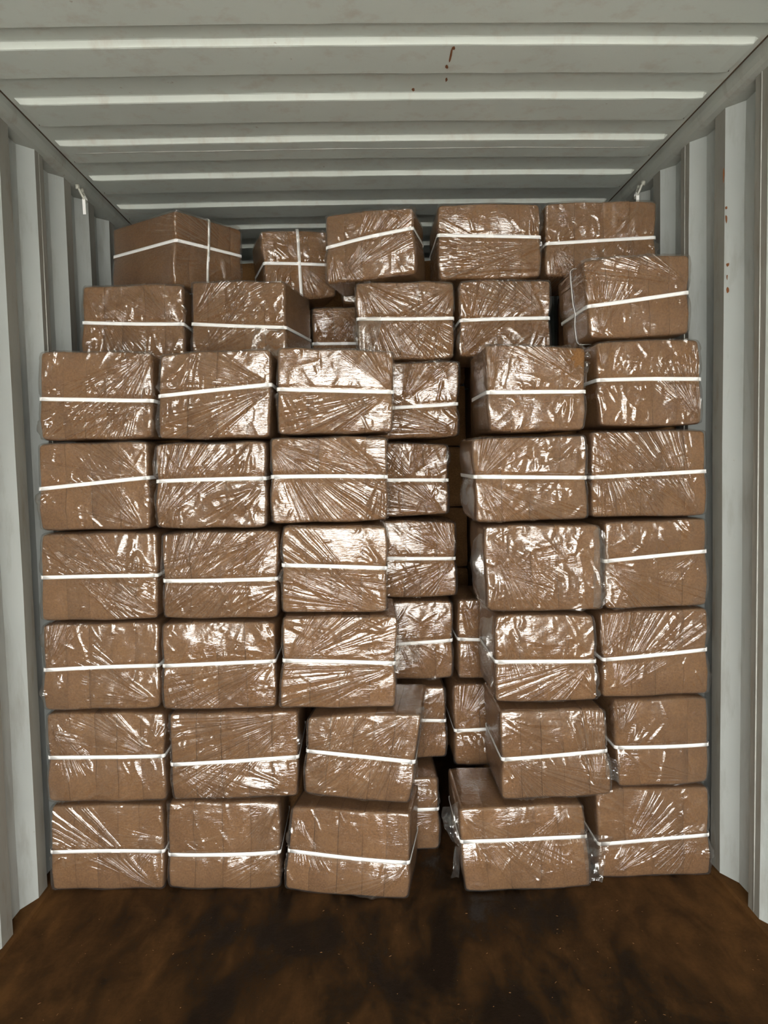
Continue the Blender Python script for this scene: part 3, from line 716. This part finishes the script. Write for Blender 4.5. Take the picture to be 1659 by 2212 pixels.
        mesh_obj('strap_seal', V2, [(0, 1, 5, 4), (1, 2, 6, 5), (2, 3, 7, 6), (3, 0, 4, 7), (3, 2, 1, 0), (4, 5, 6, 7)], M_STRAP, so)
    off = 0.0006; r = 0.011
    def section(half, depth):
        """rounded rectangle in (p, y), front first"""
        pts = []
        for p in np.linspace(-half+r, half-r, 14): pts.append(((p, -off), (0, -1)))
        for cxx, cyy, a0 in ((half-r, r, -90), (half-r, depth-r, 0), (-half+r, depth-r, 90), (-half+r, r, 180)):
            for t in np.linspace(a0, a0+90, 6):
                c, s = math.cos(math.radians(t)), math.sin(math.radians(t))
                pts.append(((cxx+(r+off)*c, cyy+(r+off)*s), (c, s)))
        return pts
    if strap is not None:
        loop = []
        sag = rng.uniform(-0.004, 0.004)
        for (p, y), (n0, n1) in section(hx, D):
            u = p/w+0.5
            zf = (strap[0]+(strap[1]-strap[0])*u-0.5)*h
            loop.append(((p, y, zf+sag*math.sin(math.pi*min(max(u, 0), 1))*0.6), (n0, n1, 0), (0, 0, 1)))
        ribbon(loop)
    if 'vfront' in flags:
        u = float(flags.split(':')[1]); xx = (u-0.5)*w
        ribbon([((xx+0.004*math.sin(p*9), y-0.0012, p), (0, n0_y, n0_p), (1, 0, 0)) for (p, y), (n0_p, n0_y) in section(hz, D)])
    if 'vside' in flags:
        yy = D*0.42; loop = []
        for (p, y), (n0, n1) in section(hz, w):
            loop.append(((-hx+y-0.0012, yy, p), (n1, 0, n0), (0, 1, 0)))
        ribbon(loop)
    return fo, place, (w, h, D), rng

def film_flap(root, place, corners, seed, nu=34, nv=26, amp=0.006, roundness=0.35):
    """a loose sheet of film hanging off a bale; corners in bale coordinates (x, y, z)"""
    rng = np.random.default_rng(seed)
    A, B, Cc, Dd = [np.array(c, float) for c in corners]
    u, v = np.meshgrid(np.linspace(0, 1, nu), np.linspace(0, 1, nv), indexing='ij'); u = u.ravel(); v = v.ravel()
    # wavy free edges
    u2 = u+0.05*np.sin(v*7+rng.uniform(0, 6))*u; v2 = v+0.05*np.sin(u*6+rng.uniform(0, 6))*(v-0.5)
    P = (A*(1-u2)[:, None]+B*u2[:, None])*(1-v2)[:, None]+(Dd*(1-u2)[:, None]+Cc*u2[:, None])*v2[:, None]
    n = np.cross(B-A, Dd-A); L = np.linalg.norm(n); n = n/max(L, 1e-9)
    s1 = np.linalg.norm(B-A); s2 = np.linalg.norm(Dd-A)
    a = u*s1; b = v*s2
    f, e = worley(rng, a-s1/2, b-s2/2, 0.02, s1, s2)
    Hh = amp*(0.6*smooth_noise(rng, a, b, 0.06)+0.8*f) + roundness*0.06*np.sin(v*math.pi)*np.sin(np.clip(u*0.5, 0, 1)*math.pi)
    P = P+n[None]*Hh[:, None]
    i, j = np.meshgrid(np.arange(nu-1), np.arange(nv-1), indexing='ij'); i = i.ravel(); j = j.ravel()
    qd = np.stack([i*nv+j, (i+1)*nv+j, (i+1)*nv+j+1, i*nv+j+1], 1)
    return link('film_flap', np_mesh('film_flap', place(P), qd, M_FILM), root)

LOW = {'B3', 'B7'}
built = {}
for spec in BALES:
    built[spec[0]] = make_bale(spec, spec[0] not in LOW)

# loose ends of film: bale code, four corners in bale coordinates, seed
FLAPS = [
    ('F3', [(.19, .01, .09), (.29, .05, .05), (.28, .04, -.01), (.19, -.004, -.03)], 1),
    ('H5', [(.195, -.006, .06), (.30, -.012, .03), (.25, -.014, -.12), (.20, -.006, -.13)], 2),
    ('H5', [(-.215, .05, .15), (-.265, .08, .12), (-.245, .03, .02), (-.21, .01, .0)], 3),
    ('H5', [(-.215, .03, .0), (-.235, .03, .0), (-.262, .02, -.105), (-.235, .01, -.10)], 4),
    ('B4', [(-.085, -.004, .02), (-.20, -.012, .0), (-.20, -.014, -.12), (-.12, -.004, -.12)], 5),
    ('B2', [(.07, -.004, -.02), (.18, -.006, -.03), (.19, -.012, -.13), (.05, -.006, -.13)], 6),
    ('E5', [(.17, -.006, .13), (.215, -.010, .13), (.225, -.012, -.12), (.16, -.006, -.14)], 7),
    ('E5', [(-.20, .02, .12), (-.225, .05, .10), (-.225, .06, -.12), (-.20, .01, -.14)], 8),
    ('D5', [(-.195, .02, .02), (-.215, .06, .0), (-.215, .07, -.12), (-.195, .02, -.14)], 9),
    ('A1', [(.15, .01, .09), (.215, .03, .06), (.21, .03, .0), (.16, .01, .01)], 10),
    ('F6', [(-.18, .02, .15), (-.215, .05, .13), (-.205, .06, -.08), (-.18, .01, -.10)], 11),
    ('G3', [(.17, .01, .16), (.215, .05, .15), (.20, .05, -.08), (.17, .01, -.10)], 12),
    ('C1', [(.15, -.004, .02), (.18, -.008, .03), (.18, -.008, -.04), (.15, -.004, -.035)], 13),
    ('G6', [(.17, -.006, .0), (.215, -.012, -.03), (.205, -.012, -.10), (.16, -.006, -.09)], 14),
    ('A5', [(.19, .0, .14), (.222, .03, .13), (.218, .04, -.03), (.195, .0, -.04)], 15),
]
for code, cs, sd in FLAPS:
    root, place, dims, rng = built[code]
    film_flap(root, place, cs, sd)

# bales of the second layer that the front stack hides; they carry the upper rows
def hidden_bale():
    rng = np.random.default_rng(5)
    i_, j_, k_, quads = cube_topology(10, 6, 8, True)
    w, h, D = 0.385, 0.306, 0.33
    P, n = rounded(np.linspace(-w/2, w/2, 11)[i_], np.linspace(0, D, 7)[j_], np.linspace(-h/2, h/2, 9)[k_], w/2, D, h/2, 0.02)
    P = P+rng.normal(0, 0.001, P.shape)+np.array([0, -D/2, h/2])
    return np_mesh('wrapped_bale', P, quads, M_COIR)
hid = hidden_bale()
def put_hidden(x, y, z, sz=1.0):
    o = link('wrapped_bale', hid, None, (x, y, z)); o.scale = (1, 1, sz)
    o['label'] = 'brown bale of the rear layer, hidden behind the front stack'
    o['category'] = 'bale'; o['group'] = 'rear bales hidden behind the front stack'
for r in range(6):
    z = r*0.3085
    for x in (-0.92, -0.50): put_hidden(x, 3.235, z)
    if r not in (1, 2): put_hidden(0.62, 3.235, z+(0.012 if r > 2 else 0), 0.84 if r == 0 else 1)
    put_hidden(1.015, 3.235, z)
    put_hidden(-0.05, 3.70, z)
for r in (6,): put_hidden(1.0, 3.235, r*0.3085)
for r in range(8):
    for x in (-0.93, -0.52, -0.11, 0.30, 0.71): put_hidden(x, 4.12, r*0.3085)

# ------------------------------------------------------------------ lashing rings under the top rails
def lashing_ring(side, y, label, label2):
    x = side*1.158; z = 2.60
    root = bpy.data.objects.new('lashing_ring', None); COL.objects.link(root); root.location = (x, y, z)
    root['label'] = label; root['category'] = 'ring'; root['group'] = 'lashing rings under the top rails'
    pts = []
    for t in np.linspace(0, 1, 16):
        a = math.pi*t
        pts.append((-side*(0.004+0.022*math.sin(a)), 0.024*math.cos(a), -0.052*math.sin(a)+0.004))
    v, f = tube(pts, 0.0052, 8); mesh_obj('ring_bar', v, f, M_STEEL, root, True)
    for s in (-1, 1):
        v, f = tube([(-side*0.000, s*0.024, 0.012), (-side*0.004, s*0.024, -0.004)], 0.009, 10); mesh_obj('weld_lug', v, f, M_STEEL, root, True)
    # white strip looped through the ring
    rx = bpy.data.objects.new('hanging_strip', None)
    prof = [(0.010, -0.040), (0.004, -0.030), (0.0, -0.028), (-0.012, -0.030), (-0.014, -0.045), (-0.013, -0.075), (-0.012, -0.100)]
    V = []; F = []
    for k, (dy, dz) in enumerate(prof):
        for (t1, t2) in ((-0.006, 0), (0.006, 0), (0.006, 1), (-0.006, 1)):
            V.append((-side*0.022+t1, dy*1.2+t2*0.0015, dz-t2*0.0012))
    n = len(prof)
    for k in range(n-1):
        for e in range(4): F.append((k*4+e, k*4+(e+1) % 4, k*4+4+(e+1) % 4, k*4+4+e))
    F.append((0, 1, 2, 3)); F.append(((n-1)*4+3, (n-1)*4+2, (n-1)*4+1, (n-1)*4))
    o = mesh_obj('hanging_strip', V, F, M_WHITE, None, False, (x, y, z))
    o['label'] = label2; o['category'] = 'strip'; o['group'] = 'white strips on the lashing rings'
lashing_ring(-1, 3.30, 'steel lashing ring under the left top rail', 'white strip at the left lashing ring')
lashing_ring(1, 3.34, 'steel lashing ring under the right top rail', 'white strip at the right lashing ring')

# ------------------------------------------------------------------ crumbs of coir on the floor
def crumbs():
    rng = np.random.default_rng(77); V = []; F = []
    for _ in range(300):
        x = rng.uniform(-1.14, 1.14); y = 1.0+1.52*rng.uniform(0, 1)**0.7
        s = rng.uniform(0.0005, 0.0016); L = s*rng.uniform(1, 4); t = rng.uniform(0, 6.28); c, sn = math.cos(t), math.sin(t); o = len(V)
        for (p, q, zz) in ((-L, -s, 0), (L, -s*0.6, 0), (L*0.8, s, 0), (-L*0.7, s*0.8, 0), (0, 0, s*1.2)): V.append((x+p*c-q*sn, y+p*sn+q*c, 0.0003+zz))
        F += [(o, o+1, o+4), (o+1, o+2, o+4), (o+2, o+3, o+4), (o+3, o, o+4)]
    o = mesh_obj('coir_crumbs', V, F, M_COIR); o['kind'] = 'stuff'; o['label'] = 'loose crumbs of brown coir scattered over the container floor'; o['category'] = 'crumbs'
crumbs()
